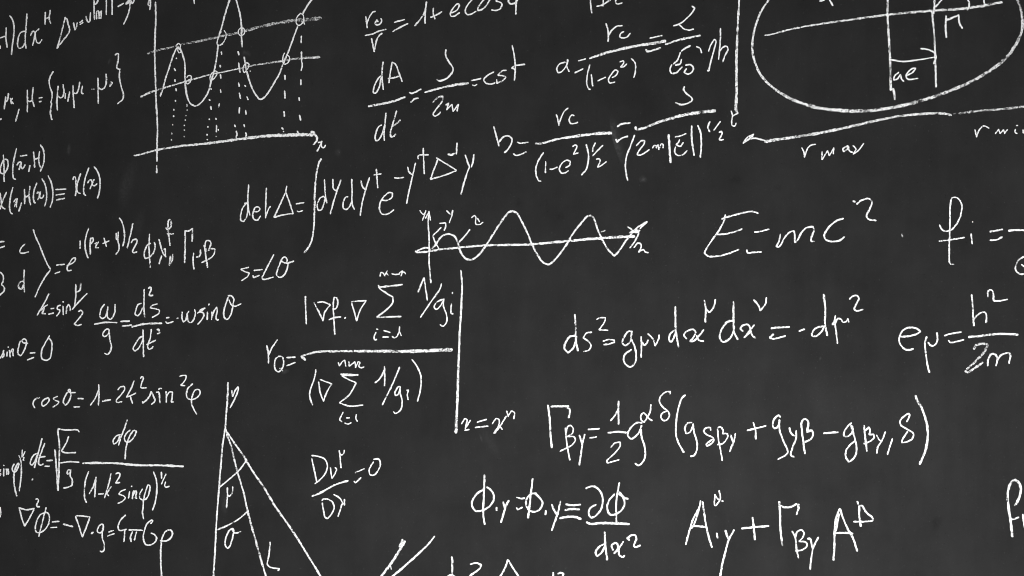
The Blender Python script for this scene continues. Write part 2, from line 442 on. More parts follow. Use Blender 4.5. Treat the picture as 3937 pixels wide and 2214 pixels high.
# What is written on the board. '@' sets the corner (photo pixels) and scale that the following points use;
# '#' starts a thing: name|category||label; '-' is one symbol or line of it: strokes of x y points, ';' between strokes,
# w = width of the chalk line (w=a>b: from a to b), a = pressure (lower lets more of the board show through).
WRITING = """
@ 0 0
# integral_formula|formula||chalk formula cut by the picture's edge, ending in H) dx with a raised H
- letter: 0 565 4 600 ; 0 468 58 448 ; 78 342 72 460 88 585
- parenthesis: 122 195 158 250 174 350 165 480 150 580 145 675
- letter: 312 385 262 398 232 450 218 540 225 585 245 598 285 575 308 530 ; 333 170 322 350 312 500 322 598
- letter: 378 440 395 400 415 382 432 400 440 470 460 525 485 535 508 510 518 488 ; 482 355 440 400 425 470 403 562
- letter: 562 150 560 200 558 300 ; 622 125 612 200 612 240 628 292 ; 558 232 612 212
# logarithm_formula|formula||steeply climbing chalk formula that starts with a thin triangle and v equals u ln
- letter: 808 212 770 370 735 500 705 598 ; 705 598 780 500 850 410 862 370 845 300 828 235 808 225
- letter: 910 282 920 330 928 372 ; 955 280 946 330 931 370
- equals_sign: 985 278 1025 250 ; 990 300 1028 275
- letter: 1068 200 1075 250 1090 272 1110 262 1118 200 1120 155
- letter: 1165 -60 1165 120 1170 240 ; 1180 55 1205 25 1215 -10
- letter: 1195 235 1195 180 1200 140 1220 135 1225 180 1228 230 ; 1228 200 1240 150 1258 135 1252 180 1248 228
- vertical_bar: 1318 -50 1315 180
- vertical_bar: 1388 -50 1388 180
- minus_sign: 1460 82 1530 40
- letter: 1600 5 1570 30 1555 45 1580 40 1600 20 ; 1605 -20 1610 60 1585 180 1550 260 1530 298
- letter: 1630 10 1632 45 1650 30 1660 0
# wave_graph|graph||large chalk graph of a steep wave with ringed crossings and dotted drop lines
@ 500 0
- vertical_axis w=23: 315 25 318 250 310 450 305 650 310 850 318 1100 322 1250 335 1449 340 1616 335 1766 333 1996 ; 330 2051 330 2140
- horizontal_axis w=22>46 a=.85: 50 1924 90 1921 200 1891 330 1856 500 1826 650 1804 900 1781 1100 1756 1400 1716 1700 1681 2000 1671 2180 1666 2260 1671
- arrow_head w=30: 2240 1631 2275 1636 2285 1660 2312 1696 ; 2315 1701 2310 1741 2270 1786
- letter: 2330 1766 2355 1756 2365 1776 2370 1816 2390 1831 2410 1816 2420 1796 ; 2375 1746 2345 1816 2315 1871
- letter: 248 -20 230 25 228 60 245 72 ; 250 -10 252 60 245 120
- tick_mark: 788 -20 797 45
- curve w=23: 375 1190 400 1120 440 970 490 820 540 670 575 600 595 580 ; 595 590 630 620 655 690 675 760 680 850 680 980 690 1100 710 1200 745 1275 800 1310 850 1295 920 1220 970 1130 1000 1020 1040 880 1070 730 1090 560 ; 1090 470 1130 350 1170 200 1210 70 1232 0 1255 -60 1280 -90 1300 -60 1315 0 1330 50 1365 200 1380 340 1380 440 1385 580 ; 1412 705 1425 780 1450 900 1480 1010 1530 1130 1570 1190 1610 1228 1660 1205 1720 1130 1780 1030 1850 910 1890 800 1930 710 1990 560 2040 420 2075 330 ; 2140 165 2200 60 2245 0 2300 -80
- guide_line w=22>44 a=.62: 215 665 300 632 580 570 630 550 850 510 1080 460 1190 435 1340 405 1420 380 1700 310 2050 250 2190 245 2360 225
- guide_line w=24>17 a=.82: 135 1200 200 1165 300 1125 680 1010 1000 920 1080 905 1390 840
- guide_line w=20>30 a=.7: 1390 840 1480 815 1880 755 1980 735 2120 720 2350 705
- ring w=17: 570 560 600 535 625 560 615 600 600 580 590 620 605 655 630 640 628 600
- ring w=17: 700 960 725 935 755 940 755 985 735 1025 705 1040 680 1000 ; 720 990 742 982
- ring w=17: 1165 375 1190 420 1180 480 1150 530 1110 560 1080 545 1085 490 1110 420 1130 390 ; 1130 550 1150 545
- ring w=17: 1370 345 1345 370 1345 415 1370 440 1405 425 1420 390 1405 350 1370 340
- ring w=17: 1050 875 1010 910 990 960 995 1005 1030 980 1075 920 1078 890 1045 872
- ring w=17: 1440 775 1410 810 1398 860 1415 900 1440 870 1465 830 1470 790 1435 772 ; 1486 876 1489 884
- ring w=17: 1915 655 1895 690 1890 760 1910 798 1950 780 1975 730 1960 690 1935 685
- ring w=18: 2110 165 2075 200 2055 260 2070 305 2100 312 2140 270 2150 220 2140 180 2105 163 ; 2150 270 2160 300
- dotted_line w=21: 573 719 574 724 ; 548 845 562 875 ; 555 985 558 1010 ; 567 1095 575 1125 ; 563 1240 563 1255 ; 543 1350 543 1365 ; 540 1430 540 1445 ; 528 1540 530 1550 ; 517 1645 517 1660 ; 513 1726 513 1735
- dotted_line w=19 a=.8: 703 1290 703 1320 ; 707 1360 708 1364 ; 692 1428 692 1434 ; 685 1482 686 1488 ; 672 1550 672 1554 ; 674 1604 674 1612 ; 671 1686 671 1693
- dotted_line w=23: 1002 1094 1004 1106 ; 980 1232 992 1242 ; 1000 1315 1005 1355 ; 980 1470 980 1480 ; 965 1565 965 1575 ; 952 1660 952 1674 ; 957 1725 957 1731
- dotted_line w=20: 1130 640 1135 675 ; 1115 805 1120 830 ; 1118 920 1125 970 ; 1118 1110 1125 1145 ; 1105 1280 1098 1325 ; 1062 1460 1068 1478 ; 1072 1550 1068 1635 ; 1090 1600 1092 1615 ; 1065 1686 1065 1694
- dotted_line w=20: 1338 635 1348 680 ; 1345 775 1350 830 1362 895 ; 1342 1025 1352 1070 ; 1352 1150 1368 1220 ; 1355 1330 1350 1400 ; 1295 1545 1302 1570 ; 1315 1620 1325 1660 1312 1700
- dotted_line w=21: 1420 1055 1432 1070 ; 1448 1195 1460 1235 ; 1430 1365 1436 1415 ; 1410 1540 1417 1570 ; 1432 1640 1440 1670 1430 1688
- dotted_line w=23: 1915 930 1920 985 ; 1912 1125 1916 1170 1918 1215 ; 1905 1380 1912 1410 1910 1440 ; 1880 1580 1895 1600 ; 1899 1626 1902 1631
- dotted_line w=21: 2122 445 2118 530 ; 2122 640 2125 760 2132 810 2118 875 ; 2115 985 2115 1050 ; 2092 1205 2095 1245 ; 2098 1425 2112 1490 ; 2070 1620 2082 1650
# set_formula|formula||chalk formula listing mu letters between curly braces, H equals
@ 0 0
- comma: 0 1483 20 1466
- letter: 70 1195 62 1270 52 1350 ; 62 1265 85 1250 100 1200 105 1155
- letter: 130 1215 135 1255 140 1285 ; 138 1240 155 1215 ; 142 1255 165 1285
- comma: 237 1350 192 1502
- letter: 338 1110 340 1250 338 1385 ; 340 1245 370 1255 400 1240 ; 412 1080 400 1200 408 1265 425 1320
- equals_sign: 482 1212 525 1207 ; 485 1258 512 1252
- brace: 660 885 625 940 608 1010 620 1080 645 1160 640 1230 630 1265 638 1278 627 1350 627 1420 643 1482
- letter: 718 1065 710 1180 705 1280 712 1365 ; 712 1180 750 1210 780 1190 790 1120 780 1045
- digit w=17: 812 1155 805 1220
- comma: 862 1135 840 1255
- letter: 905 1055 908 1180 918 1335 ; 915 1150 945 1155 970 1110 988 1015
- digit: 1022 1065 1010 1110 1015 1155 1032 1160
- ellipsis w=15 a=.7: 1135 1103 1142 1103 ; 1155 1103 1168 1103
- letter: 1213 965 1215 1120 1218 1278 ; 1220 1085 1255 1108 1295 1080 1318 1000 1312 915
- letter w=15: 1358 1072 1366 1038 ; 1372 1012 1395 1022 1362 1072
- brace: 1425 680 1450 662 1465 670 1460 760 1445 835 1460 850 1490 855 ; 1482 870 1478 950 1500 1070 1530 1180 1520 1225 1480 1262 1455 1285
# phi_formula|formula||short chalk formula phi of x bar and H in parentheses
@ 0 400
- letter: 42 630 48 750 50 850 52 960 ; 60 680 90 690 100 740 85 810 45 860 10 850 5 800 20 740 45 690
- parenthesis: 205 550 180 650 160 780 158 860 170 920 195 932
- overbar: 250 642 335 632
- letter: 210 755 230 725 255 712 260 740 262 785 280 802 300 775 310 750 ; 268 722 250 765 235 812
- comma: 370 760 355 835
- letter: 415 590 425 690 428 785 ; 430 680 460 672 485 660 ; 490 585 480 680 490 760 505 780
- parenthesis: 502 505 535 560 548 650 535 750 500 832
# identity_formula|formula||chalk formula with nested parentheses and a three bar equals sign, ending in K(x)
- letter: 0 1100 15 1200 25 1270 65 1300 ; 80 1090 40 1180 0 1300
- parenthesis: 160 1030 130 1150 118 1270 130 1340 155 1360
- letter: 170 1210 190 1180 215 1168 205 1230 205 1275 ; 212 1175 195 1220 180 1270
- comma: 268 1222 232 1325
- letter: 303 1055 305 1140 305 1235 ; 305 1150 340 1140 365 1120 ; 370 1015 362 1120 368 1210 378 1248
- parenthesis: 455 975 420 1080 415 1170 425 1215 440 1222
- letter: 458 1105 475 1090 488 1100 492 1150 510 1165 535 1145 540 1125 ; 505 1085 485 1140 470 1185
- parenthesis: 520 925 555 985 575 1080 575 1180 555 1262
- parenthesis: 597 885 640 990 655 1110 645 1210 622 1278
- identity_sign: 690 1058 818 1052 ; 692 1125 800 1110 ; 698 1188 802 1165
- letter: 902 935 912 900 930 905 940 980 945 1050 970 1095 995 1105 ; 998 860 960 980 945 1060 932 1135
- parenthesis: 1100 790 1060 900 1038 1020 1040 1110 1062 1132
- letter: 1085 975 1105 945 1130 935 1140 970 1150 1005 1180 1005 1200 985 ; 1165 932 1140 985 1115 1050
- parenthesis: 1165 775 1205 830 1235 920 1238 1020 1225 1110 1205 1165
# exponent_formula|formula||long chalk formula with a big angle bracket and e raised to (px + y)/2
@ 0 800
- equals_sign: 0 418 52 412 ; 0 492 58 470
- letter: 310 445 270 480 245 540 270 558 355 540
- letter: 0 790 35 830 40 900 20 945 50 975 52 1020 0 1075
- letter: 290 905 255 910 228 960 235 990 265 1000 290 960 300 900 ; 300 765 295 900 302 1040
- angle_bracket: 412 265 440 350 490 460 540 590 580 680 625 755 ; 620 770 560 850 500 950 460 1040 435 1100
- equals_sign: 700 705 800 695 ; 680 810 742 785
- letter: 830 710 880 690 930 650 935 615 905 620 860 680 830 740 840 772 885 768
- letter: 993 405 990 500
- parenthesis: 1098 248 1070 330 1052 430 1060 530 1090 618
- letter: 1122 370 1115 470 1118 570 ; 1125 375 1150 365 1155 400 1130 440 1115 450
- letter w=17: 1172 440 1195 425 1185 480 1190 495 ; 1220 415 1195 460 1180 485 ; 1190 490 1222 490
- plus_sign: 1270 438 1350 405 ; 1288 370 1318 475
- letter: 1438 310 1440 385 ; 1465 295 1460 400 1475 480 1460 540 1435 570 ; 1440 390 1462 370
- parenthesis: 1478 122 1510 170 1535 270 1540 380 1520 470
- slash: 1645 190 1610 350 1575 495
- digit: 1625 430 1650 390 1690 385 1695 420 1660 490 1640 540 1660 552 1695 540
- letter a=.9: 1852 322 1845 450 1850 600 1862 735 ; 1865 435 1830 450 1795 520 1785 590 1800 625 1850 605 1900 550 1920 470 1910 420
- letter: 1968 385 1990 470 2020 560 2055 605 ; 2030 510 2045 500 2050 600 ; 2000 590 1970 690
- letter a=.75: 2110 590 2095 710 ; 2110 590 2115 650 ; 2142 570 2130 650 2105 700
- letter a=.85: 2052 238 2070 268 2110 240 2120 180 2105 140 2085 155 2080 230 2090 350 2105 462 ; 2070 315 2150 320
@ 500 780
- letter w=24 a=.9: 680 345 682 500 675 740 ; 680 345 730 345 778 315 ; 778 315 772 400 768 475
- letter: 788 620 780 720 792 820 ; 820 668 850 665 870 640 872 580
- letter a=.9: 918 520 935 640 960 800 ; 945 600 930 520 940 475 975 465 1000 490 990 545 968 590 ; 968 590 1010 565 1050 570 1045 620 1010 670 940 710 885 740
# arc_formula|formula||short chalk formula s equals L theta, below the start of the integral formula
- letter: 1468 795 1370 822 1420 850 1475 865 1455 910 1380 962
- equals_sign: 1535 835 1640 825 ; 1520 900 1530 925 1600 895
- letter: 1780 640 1700 790 1635 920 ; 1635 920 1650 945 1775 918
- letter: 1960 740 1940 830 1900 900 1850 920 1815 890 1825 830 1860 740 1890 680 1920 670 1945 700 1940 735 ; 1870 715 1930 745 2028 720
# modulus_formula|formula||small chalk formula k equals sin of mu over a 2
@ 0 800
- letter: 605 1060 550 1170 460 1325 ; 590 1197 545 1225 508 1262 ; 548 1240 530 1285 522 1308 ; 522 1308 565 1308
- equals_sign: 630 1245 670 1238 ; 600 1312 665 1298
- letter: 752 1200 715 1215 710 1250 740 1260 735 1290 700 1335
- letter: 779 1155 784 1166 ; 780 1212 785 1320
- letter: 820 1305 825 1220 ; 820 1240 850 1190 865 1220 872 1270
- letter: 938 945 938 1080 925 1215 ; 945 1040 985 1020 1003 930
- slash: 1078 1055 985 1150 895 1252
- digit: 970 1280 1000 1265 1025 1290 990 1350 918 1435 960 1452 1010 1438
# pendulum_formula|formula||chalk formula with two fractions, omega over g, ending in omega sin theta
@ 200 1050
- letter: 650 385 610 440 595 530 620 560 660 540 685 470 692 415 ; 685 470 690 550 720 570 755 540 780 460 780 385
- fraction_bar: 525 632 650 610 805 612
- equals_sign w=23: 850 598 960 592 ; 870 655 930 650 985 640
- letter: 710 720 700 695 680 690 640 730 628 765 645 785 690 760 710 720 ; 710 735 715 820 735 900 720 970 685 1005 650 990
- letter: 1105 372 1065 390 1035 470 1030 510 1060 530 1095 490 1120 430 ; 1142 200 1138 350 1140 480 1150 545
- digit: 1192 190 1215 170 1228 190 1205 255 1208 280 1250 272
- letter: 1305 380 1240 400 1215 430 1280 440 1328 460 1320 500 1240 548
- fraction_bar w=27: 990 665 1150 628 1360 620
- equals_sign: 1415 552 1450 548 ; 1410 600 1425 620 1500 598
- minus_sign a=.8: 1545 560 1562 556
- letter: 1125 780 1085 800 1030 880 1005 940 1030 965 1070 930 1115 850 1130 790 ; 1125 700 1130 850 1132 1035
- letter: 1230 695 1215 800 1185 905 1200 938 1235 930 1250 905 ; 1170 885 1285 828
- digit: 1300 700 1325 695 1325 718 ; 1303 750 1338 738
- letter: 1610 480 1610 560 1625 605 1655 580 1675 500 1695 470 ; 1675 520 1690 600 1720 612 1760 560 1775 490 1765 450
- letter: 1895 432 1840 455 1825 480 1870 490 1880 520 1850 580 1805 632 ; 1800 495 1880 445
- letter: 1925 480 1920 575 ; 1945 380 1938 395
- letter: 1975 575 1980 520 1978 480 ; 1978 550 2010 460 2040 420 2045 470 2030 560 2050 585 2062 570
- letter: 2180 280 2220 280 2250 320 2243 390 ; 2180 300 2145 400 2125 500 2140 560 2170 572 2210 520 2235 430 2240 400 ; 2190 330 2220 390 2260 410 2340 378
# sine_formula|formula||short chalk formula sin theta equals 0 at the picture's edge
@ 0 1250
- letter: 0 410 35 350 45 310 ; 38 325 48 375 28 405
- letter: 90 330 85 385 ; 98 270 108 272
- letter: 125 395 120 340 118 310 ; 125 350 150 295 165 300 158 340 165 382
- letter: 250 195 228 280 222 350 255 380 290 330 318 260 325 190 300 165 275 190 285 215 345 225
- equals_sign: 372 345 435 340 ; 338 430 420 398
- digit: 615 130 560 220 515 320 520 410 570 435 620 410 640 310 640 210 615 170 590 165
# cosine_formula|formula||chalk formula cos theta equals 1 minus 2 k squared sin squared phi
- letter: 490 895 430 920 410 975 430 1025
- letter: 605 900 550 915 515 975 535 1005 580 975 610 920 595 895 545 925
- letter: 712 880 660 905 675 925 728 945 715 975 655 1012
- letter: 835 830 800 890 785 960 810 992 845 955 875 880 878 830 ; 850 828 875 815 865 795 845 800 850 825 935 835
- equals_sign: 965 908 1032 910 ; 912 1012 988 1010
- digit: 1222 735 1225 860 1218 990 ; 1222 800 1180 900 1120 990
- minus_sign: 1268 942 1370 922
- digit: 1460 800 1490 765 1535 755 1545 790 1500 860 1440 930 1450 955 1510 945
- letter: 1660 690 1620 790 1565 890 ; 1565 890 1620 870 1682 840 ; 1615 885 1640 970
- digit: 1740 660 1755 635 1775 650 1755 710 1740 770 1765 778 1812 775
- letter: 1765 945 1765 965 1800 940 1850 880 1870 820 1900 880 1918 940 1875 980
- letter: 1935 830 1965 830 1975 900 1982 962 ; 1965 795 1985 780 2005 785
- letter: 2055 820 2060 890 2058 955 ; 2060 880 2100 825 2135 830 2130 900 2120 950 2150 948
- digit: 2225 632 2265 620 2305 622 2300 665 2240 745 2290 748
- letter: 2385 725 2330 780 2308 850 2320 900 2370 920 2430 900 2475 850 2465 800 2420 800 2390 850 2370 950 2395 1030 2435 1100
# root_formula|formula||chalk formula with a tall square root sign and a long fraction line under d phi
@ 0 1600
- letter: 10 660 -8 700 8 715 -5 738
- letter: 48 650 45 740 ; 44 605 50 612
- letter: 85 722 80 670 76 650 ; 85 680 100 650 106 690 104 722
- letter: 175 590 155 630 160 680 185 690 215 650 235 590 225 580 200 620 175 700 172 800 185 900 208 988
- parenthesis: 235 485 260 560 265 680 255 800 238 925
- exponent w=16: 275 415 272 510 ; 310 435 280 500 ; 285 510 298 508 285 545 300 545
- letter: 465 460 420 480 380 550 375 590 400 605 440 540 462 470 ; 520 275 480 430 450 540 425 638
- letter: 555 335 510 450 478 560 485 600 510 605 535 590 ; 500 505 560 498
- equals_sign: 578 550 650 545 ; 555 618 612 618
- dot a=.8: 398 790 405 775
- root_sign w=23: 680 415 695 600 718 920 ; 718 920 730 650 735 350 718 200 718 155 ; 718 155 800 170 960 170 980 195
- letter: 850 250 820 330 762 430 ; 762 430 800 450 938 450
- fraction_bar: 750 578 870 562 980 570
- letter: 880 668 845 665 830 700 840 720 870 690 880 665 ; 875 680 868 730 895 790 890 850 850 875 785 890
- letter: 1490 225 1440 245 1400 310 1410 345 1450 320 1485 240 ; 1575 45 1530 180 1490 280 1468 360
- letter: 1610 170 1560 220 1540 280 1560 315 1610 310 1670 240 1690 185 1660 175 1620 220 1580 310 1555 420 1550 530
- fraction_bar w=30: 1025 580 1400 580 1700 605 2000 608 2270 622
- parenthesis: 1098 685 1060 790 1045 920 1050 1020 1072 1068
- digit: 1188 750 1180 880 1172 1000 ; 1185 780 1150 880 1105 960
- minus_sign: 1218 962 1280 958
- letter: 1375 710 1340 860 1295 1010 ; 1378 870 1330 940 1320 945 ; 1320 945 1345 985
- digit: 1435 715 1460 700 1485 720 1460 780 1430 825 1485 822
- letter: 1555 905 1490 935 1470 965 1530 985 1550 1010 1520 1050 1460 1078
- letter: 1605 930 1590 1015 ; 1625 870 1635 865
- letter: 1640 1022 1645 960 1655 920 ; 1645 985 1675 920 1690 930 1675 1010 1695 1015
- letter: 1765 900 1735 950 1730 1010 1770 1035 1820 1010 1850 930 1855 860 1830 850 1800 940 1780 1030 1770 1140 1765 1200 1778 1270
- parenthesis: 1900 685 1935 790 1942 900 1925 1050 1888 1162
- exponent: 1998 690 2000 770 ; 2055 715 1998 840 ; 2050 810 2038 860 2055 880 2095 865
# chalk_fragment|formula||lone curved chalk stroke cut off by the picture's edge beside the nabla squared phi
@ 0 1764
- parenthesis: 0 598 10 650 8 690 -2 722
# gravity_formula|formula||chalk formula with two nabla triangles, ending in 4 pi G rho with a long tail
- nabla_sign: 240 612 270 735 305 832 ; 305 832 370 725 420 625 ; 425 612 330 630 235 606
- digit: 445 500 465 495 475 515 455 570 465 592 492 592
- letter: 572 602 545 700 515 820 480 960 ; 555 668 500 690 455 770 438 850 450 905 500 910 560 870 605 790 612 710 590 670 560 662
- equals_sign: 645 782 732 772 ; 628 850 705 846
- minus_sign w=27: 785 808 900 838
- nabla_sign: 935 710 980 840 1020 965 ; 1020 965 1070 840 1112 725 ; 1115 720 1030 708 950 702
- dot w=26: 1130 922 1155 910
- letter: 1280 850 1275 815 1250 810 1215 850 1205 900 1235 915 1270 890 1282 840 ; 1275 850 1265 960 1290 1060 1285 1130 1262 1148 1240 1140
- equals_sign: 1345 905 1405 885 ; 1330 955 1415 925
- digit: 1555 695 1490 760 1462 840 1480 885 1565 870 ; 1545 880 1540 960 1533 1025
- letter: 1595 880 1680 878 1765 885 ; 1640 900 1615 970 1625 1025 ; 1690 900 1665 1005
- letter: 1865 800 1892 770 1880 755 1830 790 1790 880 1775 980 1800 1055 1840 1068 1910 1040 1938 990 1915 940 1870 918
- letter w=23: 1985 1010 2060 1015 2120 970 2135 910 2105 878 2050 900 2010 970 1995 1060 1988 1200 1995 1360 2005 1500
# triangle_diagram|diagram||tall chalk fan of three lines from one point with two angle arcs, mu and theta
@ 700 1440
- vertical_line w=24: 568 98 562 300 545 500 535 660 ; 535 660 505 850 480 1120 458 1395
- slanted_line w=25 a=.85: 550 735 600 860 640 1020 690 1220 760 1449
- slanted_line w=25 a=.85: 535 680 630 820 780 1030
- letter: 615 195 625 270 ; 628 270 660 190 692 150 698 165 670 260 595 410
- arc: 790 1065 750 1130 690 1200 590 1290 460 1395
@ 750 1764
- vertical_line w=24: 297 355 280 560 262 820 252 1050 232 1380 226 1500
- slanted_line w=26 a=.85: 600 410 655 660 760 1050 870 1430 885 1480
- slanted_line w=27 a=.85: 618 -10 720 165 850 350 1000 600 1200 880 1400 1200 1560 1460
- arc: 650 650 600 695 540 745 420 815 280 875
- letter: 402 355 400 450 390 605 ; 402 440 415 465 450 440 465 400 465 345
- letter: 475 920 455 1010 430 1080 405 1110 380 1080 372 1020 390 950 430 880 465 862 480 880 475 920 ; 450 870 490 915 525 915 570 895
- letter: 930 1030 915 1180 890 1305 ; 890 1305 930 1340 1045 1360 1025 1382
# derivative_formula|formula||chalk fraction of capital D letters, equal to 0, under a sloped line
@ 700 1440
- letter: 1605 1040 1640 1200 1668 1330 ; 1605 1000 1700 1015 1770 1050 1798 1120 1780 1210 1720 1290 1645 1350
- letter: 1838 1150 1845 1220 1855 1288 ; 1855 1288 1895 1220 1912 1170 1895 1150
- letter: 1945 940 1955 990 ; 1955 985 1960 1080 1968 1155 ; 1960 995 1990 990 2005 970 2008 935
- fraction_bar w=26: 1610 1504 1700 1470 1850 1385 1990 1330 2055 1315
- equals_sign: 2140 1215 2255 1165 ; 2130 1320 2145 1340 2215 1275
- digit: 2370 1080 2320 1170 2325 1235 2370 1245 2430 1180 2455 1090 2430 1045 2370 1048
@ 750 1764
- letter: 1575 545 1590 640 1610 720 1640 740 1690 680 1720 610 1705 540 1640 500 1590 497 1570 515
- letter: 1718 440 1770 470 1810 510 1830 570 ; 1848 500 1850 575 ; 1825 545 1800 620 1770 715
# determinant_formula|formula||long chalk formula det of a triangle equals a tall integral with e to a power
@ 900 580
- letter: 130 650 165 640 170 700 160 800 120 875 85 860 82 790 110 700 160 640 ; 182 420 170 600 180 730 195 795
- letter: 250 752 300 748 320 718 298 692 262 700 240 750 231 805 246 845 285 858 328 805
- letter: 400 460 392 650 390 830 ; 395 800 425 720 448 685
- triangle_sign: 652 435 640 500 ; 640 505 570 660 495 820 ; 495 822 610 790 730 775 ; 730 775 690 650 640 510
- equals_sign: 768 655 865 640 ; 782 742 800 752 850 738
- integral_sign w=25: 1078 98 1050 150 1020 280 1000 500 995 750 985 960 960 1110 920 1195 870 1260
- letter: 1120 355 1125 500 1138 600 1148 645 ; 1130 590 1105 560 1060 590 1028 680 1040 735 1075 730 1110 660 1125 600
- letter: 1222 350 1230 460 1255 490 1280 470 1322 355 ; 1290 440 1240 600 1190 780
- letter: 1410 568 1385 570 1350 640 1355 710 1390 725 1430 690 1450 640 ; 1455 350 1460 500 1462 660 1490 722
- letter: 1570 370 1590 440 1630 485 ; 1675 330 1635 460 1590 620 1562 800
- letter: 1762 225 1770 340 1778 458 ; 1732 298 1770 290 1822 285
- letter: 1830 610 1900 610 1955 570 1960 520 1920 515 1860 560 1810 640 1800 720 1830 780 1900 780 1978 730
- minus_sign: 1985 332 2040 337 2100 326
- letter: 2150 200 2165 260 2200 290 ; 2245 150 2220 260 2170 480 2135 650
- letter: 2342 -35 2345 100 2355 285 ; 2280 98 2275 65 2320 48 2405 48
@ 1580 560
- triangle_sign: 335 165 290 280 240 415 ; 240 415 400 370 560 310 ; 562 302 430 220 315 150
- minus_sign w=26: 460 105 500 112 540 98
- digit: 572 -35 565 40 562 105
- letter w=23: 672 115 700 200 725 265 ; 780 108 765 210 745 265 ; 725 265 690 350 650 480 620 600
# sine_graph|graph||chalk sketch of a sine wave running along a thick axis below the long integral formula
@ 1560 740 2.576
- vertical_axis: 230 185 222 300 230 420 232 550 232 700 240 800 250 895
- letter w=15: 140 178 165 210 180 215 200 178 ; 190 210 165 275
- arrow_head w=15: 195 255 230 190 ; 230 190 245 275
- letter w=15: 405 180 440 215 ; 465 175 455 230 430 300
- pointer_line w=16: 335 305 395 300 395 335 380 375 ; 350 345 270 425 ; 270 430 290 490 335 565
- letter w=15: 650 250 680 225 695 245 690 290 695 318 735 315 765 295 ; 712 255 730 290
- pointer_line w=17: 635 365 590 425 530 490
- curve w=21 a=.87: 260 555 300 510 350 440 400 415 440 412 490 440 515 500 535 570 570 630 610 662 660 662 720 620 790 530 880 390 960 270 1020 195 1060 185 1100 205 1150 290 1210 410 1250 510 1300 610 1360 690 1410 712 1450 690 1540 590 1600 500 1660 400 1740 300 1800 235 1840 232 1865 260 1895 350 1940 450 2000 560 2065 628 2110 580 2200 450 2290 350 2390 290
- horizontal_axis w=20>29 a=.85: 95 590 180 590 330 565 520 545 800 522 1200 515 1500 490 1800 462 2100 440 2265 435
- axis_start w=20: 95 583 150 560 200 545 240 560 225 585 150 592
- arrow_head w=17: 2200 340 2240 365 ; 2310 400 2270 480 2220 548 ; 2215 400 2260 372 2320 375 ; 2225 392 2300 395 ; 2320 355 2390 292
- arrow_tip w=40: 2245 385 2305 384
- letter w=16: 2260 545 2300 500 2330 515 2325 560 2305 590 2350 565 2375 590 2405 595
- tick_mark w=12 a=.7: 1930 392 1975 375
# sum_formula|formula||big chalk fraction of two sigma sums closed off by a tall upright bar
@ 1000 1030
- vertical_bar: 560 350 565 500 572 695
- nabla_sign: 668 432 730 550 780 655 ; 780 655 800 550 870 455 ; 870 455 780 420 712 425
- letter: 905 510 940 500 962 430 945 370 915 365 905 450 912 600 925 825 ; 852 640 920 615 1000 605
- dot: 1045 625 1060 612
- nabla_sign: 1135 440 1170 560 1195 655 ; 1195 655 1240 520 1310 410 ; 1315 405 1230 408 1130 418
- letter w=18: 1485 105 1495 55 1520 60 1545 100 ; 1575 35 1540 95 ; 1550 60 1590 88
- minus_sign: 1630 70 1660 80 1730 74
- letter w=18: 1725 60 1765 35 1745 100 ; 1750 60 1785 50 1800 75
- sum_sign w=25: 1465 238 1600 225 1760 205 ; 1465 215 1480 250 1560 310 1645 360 ; 1645 360 1640 430 1560 520 1445 608 ; 1445 612 1600 605 1745 600
- letter w=19: 1435 795 1410 860 1420 888 1445 885 ; 1440 755 1460 760
- equals_sign: 1530 775 1610 798 ; 1518 855 1590 855
- digit w=19: 1728 725 1725 780 1748 840 ; 1725 775 1690 850 1660 865 1635 845
- digit: 1955 298 1995 200 2028 120 ; 2028 120 2045 230 2070 400
- slash: 2245 195 2230 250 2100 440 1985 610
- letter: 2280 385 2240 395 2180 430 2155 490 2185 510 2230 470 2275 390 ; 2275 395 2270 470 2310 590 2305 680 2260 720 2230 700
- letter: 2368 445 2365 560 2390 568 ; 2380 300 2382 318
- vertical_bar w=24>38 a=.85: 2485 30 2500 200 2490 480 2470 850 2460 1100 2453 1269 2443 1619 2423 2039
- letter: 82 960 100 1050 105 1180 ; 215 890 150 980 105 1080
- letter a=.9: 235 1090 195 1120 178 1200 190 1260 225 1285 275 1240 292 1150 270 1100 230 1095 ; 245 1240 280 1275
- equals_sign: 330 1108 435 1105 ; 330 1210 435 1170
- fraction_bar w=26>46 a=.8: 560 1140 515 1092 ; 515 1088 700 1040 1000 1030 1500 1030 1900 1030 2375 1010
- parenthesis: 690 1258 674 1360 624 1500 614 1590 649 1695
@ 700 1440
- nabla_sign: 1690 90 1710 220 1750 325 ; 1750 330 1790 220 1855 110 ; 1855 115 1800 95 1710 60
@ 1240 1300
- letter w=17: 195 300 212 345 245 290 275 270 290 350 ; 325 290 330 350
- letter w=17: 330 350 400 290 410 365 ; 410 365 440 290 465 300 450 350 480 365 515 355
- sum_sign: 225 445 440 452 ; 440 456 330 460 240 462 ; 240 465 330 515 415 550 ; 415 555 340 690 210 800 ; 210 800 330 840 500 828
- digit: 768 350 770 470 768 590 ; 765 390 710 500 650 552
- slash: 955 358 870 560 740 825
- letter: 960 600 940 600 895 680 905 712 940 690 965 600 ; 960 630 965 690 985 780 970 880 905 930 880 910
- letter w=18: 1040 645 1065 640 1050 700 1060 762
- parenthesis: 1105 262 1170 350 1218 480 1210 650 1175 780
- letter: 255 915 215 1010 240 1035
- equals_sign w=19: 295 985 335 985 ; 275 1050 310 1062 355 1045
- digit: 420 945 412 990 430 1030
- letter: 1720 1060 1760 995 1790 1010 1780 1060 1765 1140 ; 1830 1015 1780 1100 ; 1760 1140 1815 1130
- equals_sign: 1915 1040 2030 1005 ; 1890 1105 2050 1088
- letter: 2100 1060 2150 990 2185 1010 2180 1080 2120 1175 ; 2275 965 2190 1100 2130 1175 ; 2190 1080 2225 1130
